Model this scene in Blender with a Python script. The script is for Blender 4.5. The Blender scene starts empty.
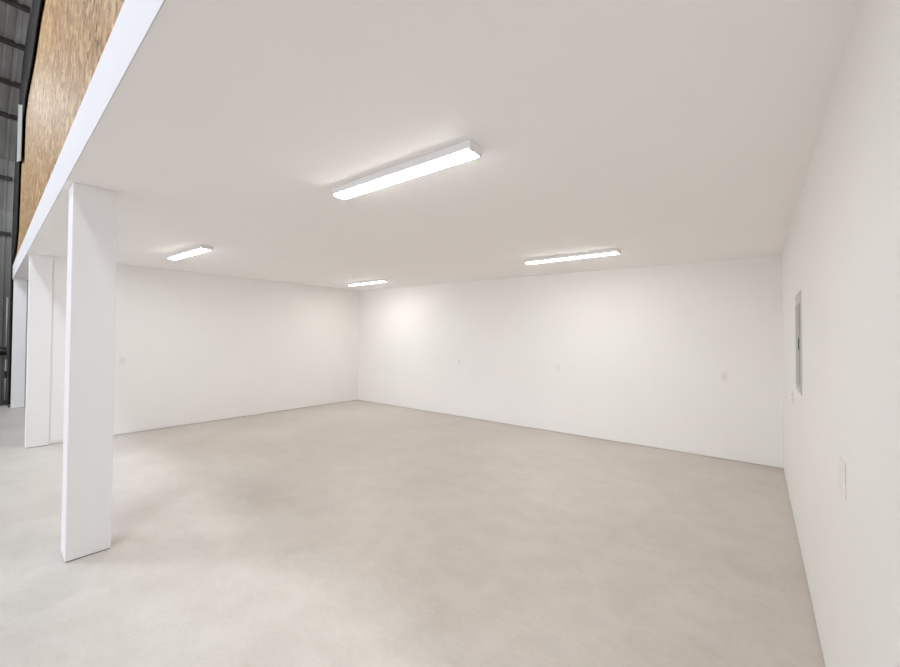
import bpy, bmesh, math, random
from mathutils import Vector, Matrix

S = bpy.context.scene
C = S.collection
random.seed(7)

# ---------------------------------------------------------------- camera
CAM_H = 1.72
FOC = 383.541                                   # focal length in pixels of the 900 px wide frame
yaw, pitch, roll = (math.radians(a) for a in (38.63, 0.9605, 0.3298))
fw = Vector((-math.sin(yaw) * math.cos(pitch), math.cos(yaw) * math.cos(pitch), math.sin(pitch)))
rt = Vector((math.cos(yaw), math.sin(yaw), 0))
up = rt.cross(fw)
r2 = rt * math.cos(roll) + up * math.sin(roll)
u2 = -rt * math.sin(roll) + up * math.cos(roll)
cd = bpy.data.cameras.new('camera')
cd.sensor_width = 36
cd.lens = FOC * 36 / 900
cd.clip_start = 0.02
cam = bpy.data.objects.new('camera', cd)
M3 = Matrix((r2, u2, -fw)).transposed()
cam.matrix_world = Matrix.Translation((0, 0, CAM_H)) @ M3.to_4x4()
C.objects.link(cam)
S.camera = cam

WORLD_K = 2.1; WORLD_C = (0.893, 0.89, 1.0)
LAMP_K = 165.0; LAMP_C = (0.81, 0.918, 1.0)
LENS_K = 40.5; LENS_C = (0.99, 0.992, 0.95)
# ---------------------------------------------------------------- world, light, exposure
W = bpy.data.worlds.new('daylight')
S.world = W
W.use_nodes = True
W.node_tree.nodes['Background'].inputs[0].default_value = (*WORLD_C, 1)
W.node_tree.nodes['Background'].inputs[1].default_value = WORLD_K

def area(name, loc, target, sx, sy, power, col, spread=180):
    l = bpy.data.lights.new(name, 'AREA')
    l.shape = 'RECTANGLE'; l.size = sx; l.size_y = sy
    l.energy = power; l.color = col; l.spread = math.radians(spread)
    o = bpy.data.objects.new(name, l); C.objects.link(o)
    o.location = loc
    o.rotation_euler = (Vector(target) - Vector(loc)).to_track_quat('-Z', 'Y').to_euler()
    return o
# lamps hanging under the roof of the hangar the bay opens into
for x, z in ((-1.6, 8.1), (-7.0, 8.0), (-12.2, 6.9)):
    area('hangar_lamp', (x, -1.75, z), (x, -1.4, 0), 0.8, 0.8, LAMP_K, LAMP_C)

S.view_settings.view_transform = 'Standard'
S.view_settings.look = 'None'
S.view_settings.exposure = 0.20
S.view_settings.gamma = 1
S.view_settings.use_curve_mapping = False
S.cycles.use_denoising = True
S.cycles.max_bounces = 16
S.cycles.diffuse_bounces = 12
S.cycles.sample_clamp_indirect = 8

# ---------------------------------------------------------------- measures of the place (metres)
D = 6.9144            # back wall
R = 0.2736            # right wall
L = -8.8693           # left wall
F = 0.4411            # plane of the open front
SK = -0.01848         # the front runs very slightly askew to the back wall
H = 2.9149            # ceiling height at the back right corner
HX, HY = -0.0217, 0.0128
FE = -14.2           # far end of the front
BAND = 0.334          # height of the white band
def cz(x, y): return H + HX * (x - R) + HY * (y - D)
def fy(x, off=0.0): return F + SK * (x + 4.2) + off

# ---------------------------------------------------------------- materials
def mat(name, col, rough=0.5, metal=0.0, emit=None, strength=0, spec=None):
    m = bpy.data.materials.new(name); m.use_nodes = True
    b = m.node_tree.nodes['Principled BSDF']
    b.inputs['Base Color'].default_value = (*col, 1)
    b.inputs['Roughness'].default_value = rough
    b.inputs['Metallic'].default_value = metal
    if spec is not None: b.inputs['Specular IOR Level'].default_value = spec
    if emit:
        b.inputs['Emission Color'].default_value = (*emit, 1)
        b.inputs['Emission Strength'].default_value = strength
    return m

def noise_mat(name, c1, c2, scale, rough=0.6, bump=0.0, bscale=None, stretch=(1, 1, 1), lo=0.35, hi=0.65, detail=5, spec=None, metal=0.0):
    m = mat(name, c1, rough, metal, spec=spec)
    nt = m.node_tree; N = nt.nodes; K = nt.links
    b = N['Principled BSDF']
    tc = N.new('ShaderNodeTexCoord'); mp = N.new('ShaderNodeMapping')
    mp.inputs['Scale'].default_value = stretch
    K.new(tc.outputs['Object'], mp.inputs['Vector'])
    n = N.new('ShaderNodeTexNoise'); n.inputs['Scale'].default_value = scale; n.inputs['Detail'].default_value = detail
    K.new(mp.outputs[0], n.inputs['Vector'])
    r = N.new('ShaderNodeValToRGB')
    r.color_ramp.elements[0].position = lo; r.color_ramp.elements[0].color = (*c1, 1)
    r.color_ramp.elements[1].position = hi; r.color_ramp.elements[1].color = (*c2, 1)
    K.new(n.outputs['Fac'], r.inputs[0]); K.new(r.outputs[0], b.inputs['Base Color'])
    if bump:
        n2 = N.new('ShaderNodeTexNoise'); n2.inputs['Scale'].default_value = bscale or scale * 6
        K.new(mp.outputs[0], n2.inputs['Vector'])
        bp = N.new('ShaderNodeBump'); bp.inputs['Strength'].default_value = bump; bp.inputs['Distance'].default_value = 0.01
        K.new(n2.outputs['Fac'], bp.inputs['Height']); K.new(bp.outputs[0], b.inputs['Normal'])
    return m

M_wall = noise_mat('white_wall_paint', (0.825, 0.815, 0.795), (0.838, 0.828, 0.808), 1.3, rough=0.55, bump=0.02, bscale=60, spec=0.25)
M_ceil = noise_mat('white_ceiling_paint', (0.92, 0.905, 0.895), (0.93, 0.915, 0.905), 1.1, rough=0.8, bump=0.02, bscale=60, spec=0.1)
M_trim = noise_mat('white_gloss_paint', (0.665, 0.66, 0.655), (0.68, 0.675, 0.67), 2, rough=0.75, spec=0.15)
M_col = noise_mat('white_column_paint', (0.81, 0.80, 0.79), (0.82, 0.81, 0.80), 1.5, rough=0.55, spec=0.25)
M_plate = mat('white_plastic', (0.785, 0.77, 0.74), 0.35)
M_slot = mat('dark_slot', (0.10, 0.09, 0.08), 0.6)
M_pan = mat('white_enamel', (0.80, 0.80, 0.79), 0.4)
M_lens = mat('lit_lens', (0.9, 0.9, 0.9), 0.4, emit=LENS_C, strength=LENS_K)
M_grey = noise_mat('grey_enamel', (0.33, 0.335, 0.33), (0.38, 0.385, 0.38), 8, rough=0.42, spec=0.5)
M_greyl = mat('light_grey_enamel', (0.50, 0.51, 0.50), 0.4)
M_black = mat('black_plastic', (0.02, 0.02, 0.02), 0.5)
M_steel = noise_mat('dark_primed_steel', (0.020, 0.018, 0.016), (0.04, 0.036, 0.032), 5, rough=0.85, spec=0.1)
M_rail = noise_mat('dark_base_steel_and_gap_shade', (0.03, 0.03, 0.032), (0.06, 0.06, 0.06), 5, rough=0.5)
M_galv = noise_mat('galvanised_sheet', (0.30, 0.30, 0.275), (0.36, 0.36, 0.33), 6, rough=0.45)
M_siding = noise_mat('dull_metal_siding', (0.105, 0.104, 0.092), (0.165, 0.165, 0.15), 0.9, rough=0.45, stretch=(1, 3, 0.6), metal=0.2)

def concrete():
    m = mat('sealed_concrete', (0.5, 0.45, 0.4), 0.42, spec=0.4)
    nt = m.node_tree; N = nt.nodes; K = nt.links; b = N['Principled BSDF']
    tc = N.new('ShaderNodeTexCoord')
    def noise(scale, detail, rough=0.6, dist=0.0, st=(1, 1, 1)):
        mp = N.new('ShaderNodeMapping'); mp.inputs['Scale'].default_value = st
        K.new(tc.outputs['Object'], mp.inputs['Vector'])
        n = N.new('ShaderNodeTexNoise'); n.inputs['Scale'].default_value = scale
        n.inputs['Detail'].default_value = detail; n.inputs['Roughness'].default_value = rough
        n.inputs['Distortion'].default_value = dist
        K.new(mp.outputs[0], n.inputs['Vector']); return n
    big = noise(0.6, 5, 0.55, 0.2); mid = noise(3.6, 9, 0.66, 0.35, (1, 1.25, 1)); fine = noise(38, 6, 0.7)
    def ramp(src, a, ca, bb, cb):
        r = N.new('ShaderNodeValToRGB')
        r.color_ramp.elements[0].position = a; r.color_ramp.elements[0].color = (*ca, 1)
        r.color_ramp.elements[1].position = bb; r.color_ramp.elements[1].color = (*cb, 1)
        K.new(src, r.inputs[0]); return r
    base = ramp(big.outputs['Fac'], 0.36, (0.545, 0.500, 0.452), 0.64, (0.61, 0.568, 0.52))
    r2_ = ramp(mid.outputs['Fac'], 0.34, (0.925, 0.92, 0.91), 0.62, (1.03, 1.03, 1.03))
    r3_ = ramp(fine.outputs['Fac'], 0.30, (0.93, 0.93, 0.925), 0.65, (1.01, 1.01, 1.01))
    def mul(a, c):
        x = N.new('ShaderNodeMix'); x.data_type = 'RGBA'; x.blend_type = 'MULTIPLY'; x.inputs['Factor'].default_value = 1
        K.new(a, x.inputs['A']); K.new(c, x.inputs['B']); return x.outputs['Result']
    K.new(mul(mul(base.outputs[0], r2_.outputs[0]), r3_.outputs[0]), b.inputs['Base Color'])
    mr = N.new('ShaderNodeMapRange')
    mr.inputs['From Min'].default_value = 0.3; mr.inputs['From Max'].default_value = 0.7
    mr.inputs['To Min'].default_value = 0.34; mr.inputs['To Max'].default_value = 0.52
    K.new(mid.outputs['Fac'], mr.inputs['Value']); K.new(mr.outputs[0], b.inputs['Roughness'])
    bp = N.new('ShaderNodeBump'); bp.inputs['Strength'].default_value = 0.06; bp.inputs['Distance'].default_value = 0.01
    K.new(fine.outputs['Fac'], bp.inputs['Height']); K.new(bp.outputs[0], b.inputs['Normal'])
    return m
M_floor = concrete()

def strand_board():
    m = mat('oriented_strand_board', (0.5, 0.36, 0.22), 0.6, spec=0.3)
    nt = m.node_tree; N = nt.nodes; K = nt.links; b = N['Principled BSDF']
    tc = N.new('ShaderNodeTexCoord')
    wob = N.new('ShaderNodeTexNoise'); wob.inputs['Scale'].default_value = 3.0
    K.new(tc.outputs['Object'], wob.inputs['Vector'])
    add = N.new('ShaderNodeMix'); add.data_type = 'RGBA'; add.blend_type = 'ADD'; add.inputs['Factor'].default_value = 0.10
    K.new(tc.outputs['Object'], add.inputs['A']); K.new(wob.outputs['Color'], add.inputs['B'])
    def vor(st, rot):
        mp = N.new('ShaderNodeMapping'); mp.inputs['Scale'].default_value = st; mp.inputs['Rotation'].default_value = (0, rot, 0)
        K.new(add.outputs['Result'], mp.inputs['Vector'])
        v = N.new('ShaderNodeTexVoronoi'); v.inputs['Scale'].default_value = 1
        K.new(mp.outputs[0], v.inputs['Vector'])
        s = N.new('ShaderNodeSeparateColor'); K.new(v.outputs['Color'], s.inputs[0]); return s
    a = vor((13, 7, 9), 0.3); c = vor((10, 7, 16), -0.5); d = vor((30, 20, 22), 0.7)
    def ramp(src, cols):
        r = N.new('ShaderNodeValToRGB')
        e = r.color_ramp.elements
        e[0].position = cols[0][0]; e[0].color = (*cols[0][1], 1)
        e[1].position = cols[-1][0]; e[1].color = (*cols[-1][1], 1)
        for p_, c_ in cols[1:-1]:
            q = e.new(p_); q.color = (*c_, 1)
        K.new(src, r.inputs[0]); return r
    R1 = ramp(a.outputs[0], [(0, (0.38, 0.245, 0.13)), (0.35, (0.50, 0.345, 0.20)), (0.75, (0.60, 0.44, 0.27)), (1, (0.78, 0.64, 0.44))])
    R2 = ramp(c.outputs[1], [(0, (0.36, 0.23, 0.12)), (0.5, (0.53, 0.37, 0.22)), (1, (0.72, 0.57, 0.38))])
    R3 = ramp(d.outputs[2], [(0, (0.38, 0.33, 0.28)), (0.16, (0.97, 0.97, 0.97)), (0.9, (1.0, 1.0, 1.0)), (1, (1.35, 1.35, 1.3))])
    mx = N.new('ShaderNodeMix'); mx.data_type = 'RGBA'
    gt = N.new('ShaderNodeMath'); gt.operation = 'GREATER_THAN'; gt.inputs[1].default_value = 0.5
    K.new(a.outputs[1], gt.inputs[0]); K.new(gt.outputs[0], mx.inputs['Factor'])
    K.new(R1.outputs[0], mx.inputs['A']); K.new(R2.outputs[0], mx.inputs['B'])
    ml = N.new('ShaderNodeMix'); ml.data_type = 'RGBA'; ml.blend_type = 'MULTIPLY'; ml.inputs['Factor'].default_value = 1
    K.new(mx.outputs['Result'], ml.inputs['A']); K.new(R3.outputs[0], ml.inputs['B'])
    dk = N.new('ShaderNodeMix'); dk.data_type = 'RGBA'; dk.blend_type = 'MULTIPLY'; dk.inputs['Factor'].default_value = 1
    dk.inputs['B'].default_value = (0.68, 0.585, 0.445, 1)
    K.new(ml.outputs['Result'], dk.inputs['A']); K.new(dk.outputs['Result'], b.inputs['Base Color'])
    return m
M_osb = strand_board()

# ---------------------------------------------------------------- mesh helpers
def hexa(bm, lo8):
    """eight corners: bottom ring of four, then top ring of four"""
    v = [bm.verts.new(p) for p in lo8]
    for f in ((3, 2, 1, 0), (4, 5, 6, 7), (0, 1, 5, 4), (1, 2, 6, 5), (2, 3, 7, 6), (3, 0, 4, 7)):
        bm.faces.new([v[i] for i in f])
def box(bm, x0, x1, y0, y1, z0, z1):
    hexa(bm, [(x0, y0, z0), (x1, y0, z0), (x1, y1, z0), (x0, y1, z0), (x0, y0, z1), (x1, y0, z1), (x1, y1, z1), (x0, y1, z1)])
def prism(bm, ring, vec):
    """a polygon swept along vec"""
    a = [bm.verts.new(p) for p in ring]; c = [bm.verts.new(Vector(p) + Vector(vec)) for p in ring]
    n = len(ring)
    bm.faces.new(a); bm.faces.new(c[::-1])
    for i in range(n): bm.faces.new([a[i], c[i], c[(i + 1) % n], a[(i + 1) % n]])
def tube(bm, pts, r, seg=10):
    rings = []
    for i, p in enumerate(pts):
        p = Vector(p)
        t = (Vector(pts[min(i + 1, len(pts) - 1)]) - Vector(pts[max(i - 1, 0)])).normalized()
        a = t.cross(Vector((0.3, 0.2, 1)) if abs(t.z) < 0.9 else Vector((1, 0, 0))).normalized(); b_ = t.cross(a)
        rings.append([bm.verts.new(p + (a * math.cos(k * 2 * math.pi / seg) + b_ * math.sin(k * 2 * math.pi / seg)) * r) for k in range(seg)])
    for A, B in zip(rings, rings[1:]):
        for k in range(seg): bm.faces.new([A[k], A[(k + 1) % seg], B[(k + 1) % seg], B[k]])
    bm.faces.new(rings[0][::-1]); bm.faces.new(rings[-1])
def obj(name, bm, m, parent=None, bevel=0.0, smooth=False, seg=2):
    bmesh.ops.recalc_face_normals(bm, faces=bm.faces[:])
    if bevel:
        bmesh.ops.bevel(bm, geom=bm.edges[:], offset=bevel, segments=seg, profile=0.5, affect='EDGES', clamp_overlap=True)
    me = bpy.data.meshes.new(name); bm.to_mesh(me); bm.free()
    me.materials.append(m)
    if smooth:
        for p_ in me.polygons: p_.use_smooth = True
    o = bpy.data.objects.new(name, me); C.objects.link(o)
    if parent: o.parent = parent
    return o
def struct(name, bm, m, **k):
    o = obj(name, bm, m, **k); o['kind'] = 'structure'; return o
def tag(o, label, cat, group=None):
    o['label'] = label; o['category'] = cat
    if group: o['group'] = group
    return o
def thing(name, label, cat, loc=(0, 0, 0), rz=0, group=None):
    o = bpy.data.objects.new(name, None); C.objects.link(o)
    o.empty_display_size = 0.1
    o.location = loc; o.rotation_euler = (0, 0, rz)
    return tag(o, label, cat, group)
def dup(root, loc, rot, label, group=None):
    r = root.copy(); C.objects.link(r); r.location = loc; r.rotation_euler = rot
    r['label'] = label
    if group: r['group'] = group
    for ch in list(root.children):
        c = ch.copy(); C.objects.link(c); c.parent = r
        for g in ch.children:
            d = g.copy(); C.objects.link(d); d.parent = c
    return r
new = bmesh.new

# ---------------------------------------------------------------- the setting
bm = new(); box(bm, -17.5, 9.0, -9.0, D + 0.2, -0.15, 0); struct('floor', bm, M_floor)

GAP = 0.009           # the wall board stops just above the slab
bm = new(); box(bm, -14.2, R + 0.15, D, D + 0.15, GAP, 3.36)
box(bm, -14.2, R + 0.15, D + 0.02, D + 0.15, 0.0, GAP); struct('wall_back', bm, M_wall)
bm = new(); box(bm, R, R + 0.15, 0.36, D + 0.15, GAP, 3.2)
box(bm, R + 0.02, R + 0.15, 0.38, D + 0.15, 0.0, GAP); struct('wall_right', bm, M_wall)
bm = new()
box(bm, L - 0.13, L, 1.2, D, GAP, 3.3); box(bm, L - 0.13, L, 0.66, 1.2, 0.03, 3.3)
box(bm, L - 0.11, L - 0.02, 0.68, D, 0.0, 0.03); struct('wall_left', bm, M_wall)
bm = new(); box(bm, FE - 0.12, FE, fy(FE, 0.06), D, 0.0, 3.4); struct('wall_far_bay', bm, M_wall)

# ceiling slab: slopes a little, its front edge carries the white band
def slab(x0, x1, off0, y1, t):
    a = [(x0, fy(x0, off0)), (x1, fy(x1, off0)), (x1, y1), (x0, y1)]
    return [(x, y, cz(x, y)) for x, y in a] + [(x, y, cz(x, y) + t) for x, y in a]
bm = new(); hexa(bm, slab(FE - 0.12, R + 0.15, 0.005, D + 0.15, 0.16)); struct('ceiling', bm, M_ceil)
bm = new()
x0, x1 = FE, R + 0.15
def bandpt(x, off, dz): return (x, fy(x, off), cz(x, fy(x)) + dz)
hexa(bm, [bandpt(x0, 0, -0.002), bandpt(x1, 0, -0.002), bandpt(x1, 0.0045, -0.002), bandpt(x0, 0.0045, -0.002),
          bandpt(x0, 0, BAND), bandpt(x1, 0, BAND), bandpt(x1, 0.0045, BAND), bandpt(x0, 0.0045, BAND)])
struct('trim_1', bm, M_trim)

# strand board wall above the band: its far edge follows the arch of the hangar
edge = [(-6.2, 6.2), (-7.51, 6.27), (-8.1, 6.28), (-8.53, 6.27), (-9.14, 6.22), (-11.1, 6.35), (-12.2, 6.15), (-12.9, 5.7), (-12.86, 4.79), (-13.2, 3.92), (FE, 3.6)]
ring = [(x, fy(x, 0.02), z) for x, z in edge]
ring = [(x, fy(x, 0.02), z) for x, z in ((8.7, 0.0), (8.7, 5.0), (5.9, 7.6), (2.0, 8.8), (-3.0, 9.5), (-5.4, 9.1))] + ring
ring += [(FE, fy(FE, 0.02), cz(FE, F) + 0.17), (R + 0.16, fy(R, 0.02), cz(R, F) + 0.17), (R + 0.16, fy(R, 0.02), 0.0)]
bm = new(); prism(bm, ring, (0, 0.012, 0)); struct('wall_front', bm, M_osb)

# arched metal cladding of the hangar, ribbed, seen at the far left
prof = [(-15.1, 0.0), (-15.2, 2.5), (-15.2, 5.0), (-14.8, 6.2), (-13.9, 7.1), (-12.6, 7.7), (-11.0, 8.2), (-8.0, 8.9), (-3.0, 9.6), (2.0, 8.9), (6.0, 7.7), (8.8, 5.0), (8.9, 0.0)]
def offs(p, k):
    q = []
    for i, (x, z) in enumerate(p):
        a = Vector(p[max(i - 1, 0)]); b_ = Vector(p[min(i + 1, len(p) - 1)])
        t = (b_ - a).normalized(); q.append((x + t.y * k, z - t.x * k))     # towards the inside
    return q
ys = []; y = -9.0; step = 0.30
y = 0.50 - 32 * step
while y < 2.4:
    ys += [(y - 0.035, 0), (y - 0.018, 0.03), (y + 0.018, 0.03), (y + 0.035, 0)]
    ys += [(y + 0.12, 0), (y + 0.13, 0.008), (y + 0.15, 0.008), (y + 0.16, 0)]
    y += step
def cladding(part):
    bm = new()
    rows = []
    for yy, k in ys:
        rows.append([bm.verts.new((x, yy, z)) for x, z in offs(part, k)])
    back = []
    for A, B in zip(rows, rows[1:]):
        for i in range(len(part) - 1): bm.faces.new([A[i], A[i + 1], B[i + 1], B[i]])
    return bm
bm = cladding(prof[:9]); struct('wall_far_left', bm, M_siding)
bm = cladding(prof[8:]); struct('wall_far_right', bm, M_siding)

# ---------------------------------------------------------------- steel of the hangar at the far left
band = [(-6.0, 6.5), (-8.42, 6.76), (-9.75, 7.0), (-11.11, 7.08), (-12.24, 6.78), (-13.0, 6.36), (-13.89, 5.74), (-14.3, 5.02), (-14.65, 4.17), (-14.94, 2.68), (-15.0, 1.39), (-15.0, 0.0)]
inner = [(-6.0, 5.84), (-6.83, 5.86), (-7.36, 5.89), (-7.75, 5.85), (-8.31, 5.81), (-9.95, 5.9), (-10.95, 5.68), (-11.65, 5.25), (-11.85, 4.51), (-12.1, 3.9), (-12.9, 3.62), (FE - 0.14, 3.6), (FE - 0.14, 0.0)]
ring = [(x, fy(x, -0.018), z) for x, z in band][::-1] + [(x, fy(x, -0.018), z) for x, z in inner]
bm = new(); prism(bm, ring, (0, 0.012, 0))
root = thing('steel_frame', 'dark tapered steel arch frame beside the strand board wall', 'steel frame', (FE - 0.5, fy(FE, -0.018), 0))
def keep(o, parent):
    o.parent = parent; o.matrix_parent_inverse = Matrix.Translation(-Vector(parent.location)); return o
keep(obj('web', bm, M_steel), root)
def flange(pts, w, name):
    bm = new()
    for (xa, za), (xb, zb) in zip(pts, pts[1:]):
        t = Vector((xb - xa, zb - za)).normalized(); n = Vector((t.y, -t.x)) * 0.008
        ya, yb = fy(xa), fy(xb)
        hexa(bm, [(xa - n.x, ya - 0.006, za - n.y), (xa + n.x, ya - 0.006, za + n.y), (xa + n.x, ya + w, za + n.y), (xa - n.x, ya + w, za - n.y),
                  (xb - n.x, yb - 0.006, zb - n.y), (xb + n.x, yb - 0.006, zb + n.y), (xb + n.x, yb + w, zb + n.y), (xb - n.x, yb + w, zb - n.y)])
    return keep(obj(name, bm, M_steel), root)
flange(band, 0.12, 'outer_flange')

girts = [(-11.10, 8.17, 'topmost'), (-12.06, 7.87, 'second from the top'), (-13.08, 7.48, 'third from the top'), (-13.95, 7.06, 'fourth from the top'),
         (-14.94, 5.80, 'second from the bottom'), (-15.2, 4.40, 'lowest')]
for x, z, which in girts:
    bm = new()
    # a C section: web against the cladding and two lips
    if z > 5.9: ax = Vector((0.30, -0.95)).normalized()
    elif z > 5: ax = Vector((0.85, -0.5)).normalized()
    else: ax = Vector((1, 0))
    pr = Vector((-ax.y, ax.x))
    def bar(u0, u1, v0, v1):
        pts = [Vector((x, z)) + ax * u + pr * v for u, v in ((u0, v0), (u1, v0), (u1, v1), (u0, v1))]
        prism(bm, [(q.x, -8.6, q.y) for q in pts], (0, 8.6 + fy(x, 0.06 if z > 6 else -0.03), 0))
    bar(0.0, 0.09, -0.04, -0.032); bar(0.0, 0.09, 0.032, 0.04); bar(0.082, 0.09, -0.032, 0.032)
    tag(obj('girt', bm, M_steel), 'dark horizontal steel girt across the metal siding, ' + which, 'girt', 'steel girts on the metal siding')

bm = new(); box(bm, -15.1, -14.98, -8.5, 0.62, 0.0, 0.11); box(bm, -14.98, -14.86, -8.5, 0.62, 0.0, 0.012)
tag(obj('base_rail', bm, M_rail), 'dark steel base rail along the foot of the metal siding', 'rail')
bm = new()
ring = [(x, fy(x, -0.034), z) for x, z in ((-12.16, 6.65), (-10.47, 5.97), (-10.63, 4.99), (-12.19, 5.43))]
prism(bm, ring, (0, 0.012, 0))
tag(obj('galvanised_plate', bm, M_galv, bevel=0.002), 'pale galvanised plate bridging dark steel frame and strand board', 'plate')

t = thing('conduit', 'thin grey conduit running up the metal siding beside the white post', 'conduit', (-14.99, 0.585, 0.0))
bm = new(); tube(bm, [(0, 0, 0.13), (0, 0, 1.15)], 0.016); obj('pipe', bm, M_galv, t, smooth=True)
bm = new(); tube(bm, [(0, 0, 1.5), (0, 0, 2.75)], 0.016); obj('pipe', bm, M_galv, t, smooth=True)
bm = new(); box(bm, -0.03, 0.03, -0.03, 0.03, 0.68, 0.86); obj('junction_box', bm, M_black, t, bevel=0.005)
bm = new(); tube(bm, [(-0.04 + 0.05, -1.4 + 1.55 * k / 16, 1.66 - 0.20 * (k / 16) ** 3.0 - 0.04 * k / 16) for k in range(17)], 0.022)
o = obj('hose', bm, M_black, smooth=True); o.location = (-15.08, 0.44, 0)
tag(o, 'black hose drooping in an arc across the metal siding', 'hose')
bm = new(); tube(bm, [(0, -1.4 + 1.55 * k / 6, 1.32) for k in range(7)], 0.05)
o = obj('cable_tray', bm, M_black, smooth=True); o.location = (-15.05, 0.44, 0)
tag(o, 'dark horizontal cable bundle under the black hose on siding', 'cable')

# ---------------------------------------------------------------- white posts under the band
def post(x0, x1, off0, off1, label):
    cx = (x0 + x1) / 2; cy = fy(cx, (off0 + off1) / 2)
    bm = new()
    a = [(x0, fy(x0, off0)), (x1, fy(x1, off0)), (x1, fy(x1, off1)), (x0, fy(x0, off1))]
    hexa(bm, [(x - cx, y - cy, 0.006) for x, y in a] + [(x - cx, y - cy, cz(x, y) - 0.0005) for x, y in a])
    t = thing('column', label, 'column', (cx, cy, 0), 0, 'white square columns along the open front')
    obj('shaft', bm, M_col, t, bevel=0.004)
    bm = new()
    hexa(bm, [((x - cx) * 0.95, (y - cy) * 0.95, 0.0) for x, y in a] + [((x - cx) * 0.95, (y - cy) * 0.95, 0.0065) for x, y in a])
    obj('base_shadow_gap', bm, M_rail, t)  # dark strip, its colour stands in for shade in the gap below the shaft
post(-4.383, -4.131, 0.040, 0.308, 'nearest white square column, standing free on the concrete floor')
post(-9.03, -8.855, 0.035, 0.29, 'white square column at the front end of the left white wall')
post(FE - 0.13, FE + 0.1, 0.022, 0.24, 'farthest white column, in grey shade beside the dark metal siding')

# ---------------------------------------------------------------- ceiling lights
def make_light(label, loc, rz):
    t = thing('ceiling_light', label, 'light', loc, rz, 'linear ceiling lights')
    LN, WD = 1.335, 0.145
    bm = new()                                  # pan: shallow tray, slightly tapered
    h_ = 0.045
    hexa(bm, [(-LN / 2 + 0.004, -WD / 2 + 0.008, -h_), (LN / 2 - 0.004, -WD / 2 + 0.008, -h_), (LN / 2 - 0.004, WD / 2 - 0.008, -h_), (-LN / 2 + 0.004, WD / 2 - 0.008, -h_),
              (-LN / 2, -WD / 2, 0), (LN / 2, -WD / 2, 0), (LN / 2, WD / 2, 0), (-LN / 2, WD / 2, 0)])
    obj('housing', bm, M_pan, t, bevel=0.002)
    bm = new()                                  # wraparound lens with a rounded section
    ring = []
    n = 10
    for k in range(n + 1):
        a = math.pi * k / n
        ring.append((-LN / 2 + 0.018, -math.cos(a) * 0.058, -h_ - 0.0005 - 0.013 * math.sin(a) ** 0.6))
    prism(bm, ring, (LN - 0.036, 0, 0)); obj('lens', bm, M_lens, t)
    for s in (-1, 1):
        bm = new(); xa, xb = sorted((s * (LN / 2 - 0.018), s * (LN / 2 - 0.006)))
        ring = [(xa, -0.061, -h_), (xa, -0.060, -h_ - 0.009), (xa, 0.060, -h_ - 0.009), (xa, 0.061, -h_)]
        prism(bm, ring, (xb - xa, 0, 0)); obj('end_cap', bm, M_pan, t, bevel=0.002)
    return t
ax_, ay_ = -HY, HX
tilt = (math.atan(HY), -math.atan(HX))          # lies flat on the sloping ceiling
def lp(x, y): return (x, y, cz(x, y) - 0.0015)
near = make_light('nearest and largest-looking linear ceiling light, above the open floor', lp(-1.953, 1.845), 0)
near.rotation_euler = (tilt[0], tilt[1], math.radians(1.0))
for (x, y, rz, sx, lab) in ((-6.48, 1.975, 1.5, 1.0, 'linear ceiling light nearest the left wall and white columns'),
                            (-7.0, 5.68, -2.6, 1.0, 'small-looking linear ceiling light above the far back corner'),
                            (-2.09, 5.345, -1.6, 1.03, 'linear ceiling light close to the back wall, right half')):
    o = dup(near, lp(x, y), (tilt[0], tilt[1], math.radians(rz)), lab)
    o.scale.x = sx

# ---------------------------------------------------------------- outlets and switches; built facing -Y, plate on y = 0
def make_outlet(label, loc, rz, w=0.075, hgt=0.12):
    t = thing('wall_outlet', label, 'outlet', loc, rz, 'white outlets on the walls')
    bm = new(); box(bm, -w / 2, w / 2, -0.006, 0, -hgt / 2, hgt / 2); obj('cover_plate', bm, M_plate, t, bevel=0.0025)
    for s in (-1, 1):
        bm = new(); ring = []
        for k in range(16):
            a = 2 * math.pi * k / 16
            ring.append((max(-0.0155, min(0.0155, 0.018 * math.cos(a))), -0.0095, s * 0.021 + 0.0145 * math.sin(a)))
        prism(bm, ring, (0, 0.004, 0)); r_ = obj('receptacle', bm, M_plate, t)
        for q in (-1, 1):
            bm = new(); box(bm, q * 0.0063 - 0.0012, q * 0.0063 + 0.0012, -0.0101, -0.0093, s * 0.021 - 0.002, s * 0.021 + 0.007); obj('slot', bm, M_slot, r_)
    bm = new(); tube(bm, [(0, -0.0075, 0), (0, -0.0055, 0)], 0.003); obj('screw', bm, M_galv, t)
    return t
o1 = make_outlet('white outlet on the back wall nearest the right corner', (-0.37, D - 0.0005, 1.212), 0)
o1.scale = (1.15, 1, 1.15)
P2 = math.pi / 2
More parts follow.
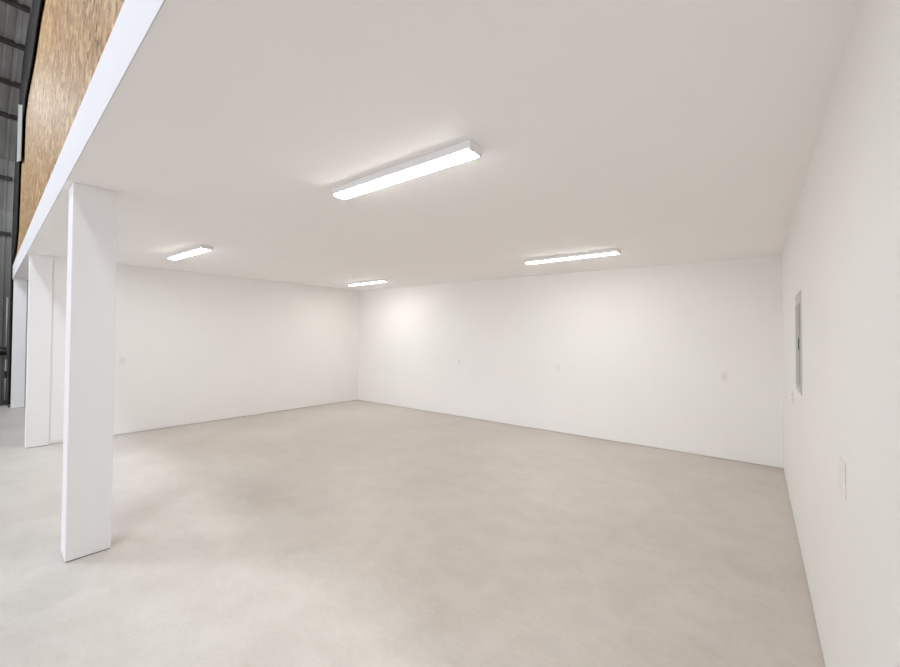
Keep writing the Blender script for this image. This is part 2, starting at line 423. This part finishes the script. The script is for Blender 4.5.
for loc, rz, lab in (((-2.92, D - 0.0005, 1.21), 0, 'white outlet on the back wall, middle of its three outlets'),
                     ((-5.25, D - 0.0005, 1.235), 0, 'white outlet on the back wall nearest the far left corner'),
                     ((L + 0.0005, 1.71, 1.31), P2, 'white outlet on the left wall just right of the nearest column'),
                     ((R - 0.0005, 4.97, 1.18), -P2, 'narrow white outlet on the right wall below the grey panel')):
    dup(o1, loc, (0, 0, rz), lab)
t = thing('light_switch', 'white double switch plate on the right wall, nearest the camera', 'switch', (R - 0.0005, 2.24, 1.166), -P2)
bm = new(); box(bm, -0.068, 0.068, -0.005, 0, -0.072, 0.072); obj('cover_plate', bm, M_plate, t, bevel=0.003)
for s in (-1, 1):
    bm = new(); box(bm, s * 0.026 - 0.017, s * 0.026 + 0.017, -0.0075, -0.004, -0.034, 0.034)
    obj('rocker', bm, M_plate, t, bevel=0.0015)

# ---------------------------------------------------------------- breaker panel on the right wall
t = thing('breaker_panel', 'grey metal electrical panel with closed door on the right wall', 'electrical panel', (R - 0.0005, 4.235, 1.30), -P2)
pw, ph = 0.45, 0.83
bm = new(); hexa(bm, [(-pw / 2, 0, 0), (pw / 2, 0, 0), (pw / 2 - 0.012, -0.007, 0.012), (-pw / 2 + 0.012, -0.007, 0.012),
                      (-pw / 2, 0, ph), (pw / 2, 0, ph), (pw / 2 - 0.012, -0.007, ph - 0.012), (-pw / 2 + 0.012, -0.007, ph - 0.012)])
obj('cover', bm, M_greyl, t, bevel=0.002)
bm = new(); box(bm, -pw / 2 + 0.05, pw / 2 - 0.05, -0.012, -0.0065, 0.06, ph - 0.10)
d_ = obj('door', bm, M_grey, t, bevel=0.004)
bm = new(); box(bm, pw / 2 - 0.11, pw / 2 - 0.065, -0.016, -0.0115, 0.36, 0.45); obj('latch', bm, M_black, d_, bevel=0.003)
for sx in (-1, 1):
    for sz in (0.04, ph - 0.04):
        bm = new(); tube(bm, [(sx * (pw / 2 - 0.026), -0.010, sz), (sx * (pw / 2 - 0.026), -0.006, sz)], 0.006); obj('screw', bm, M_galv, t)
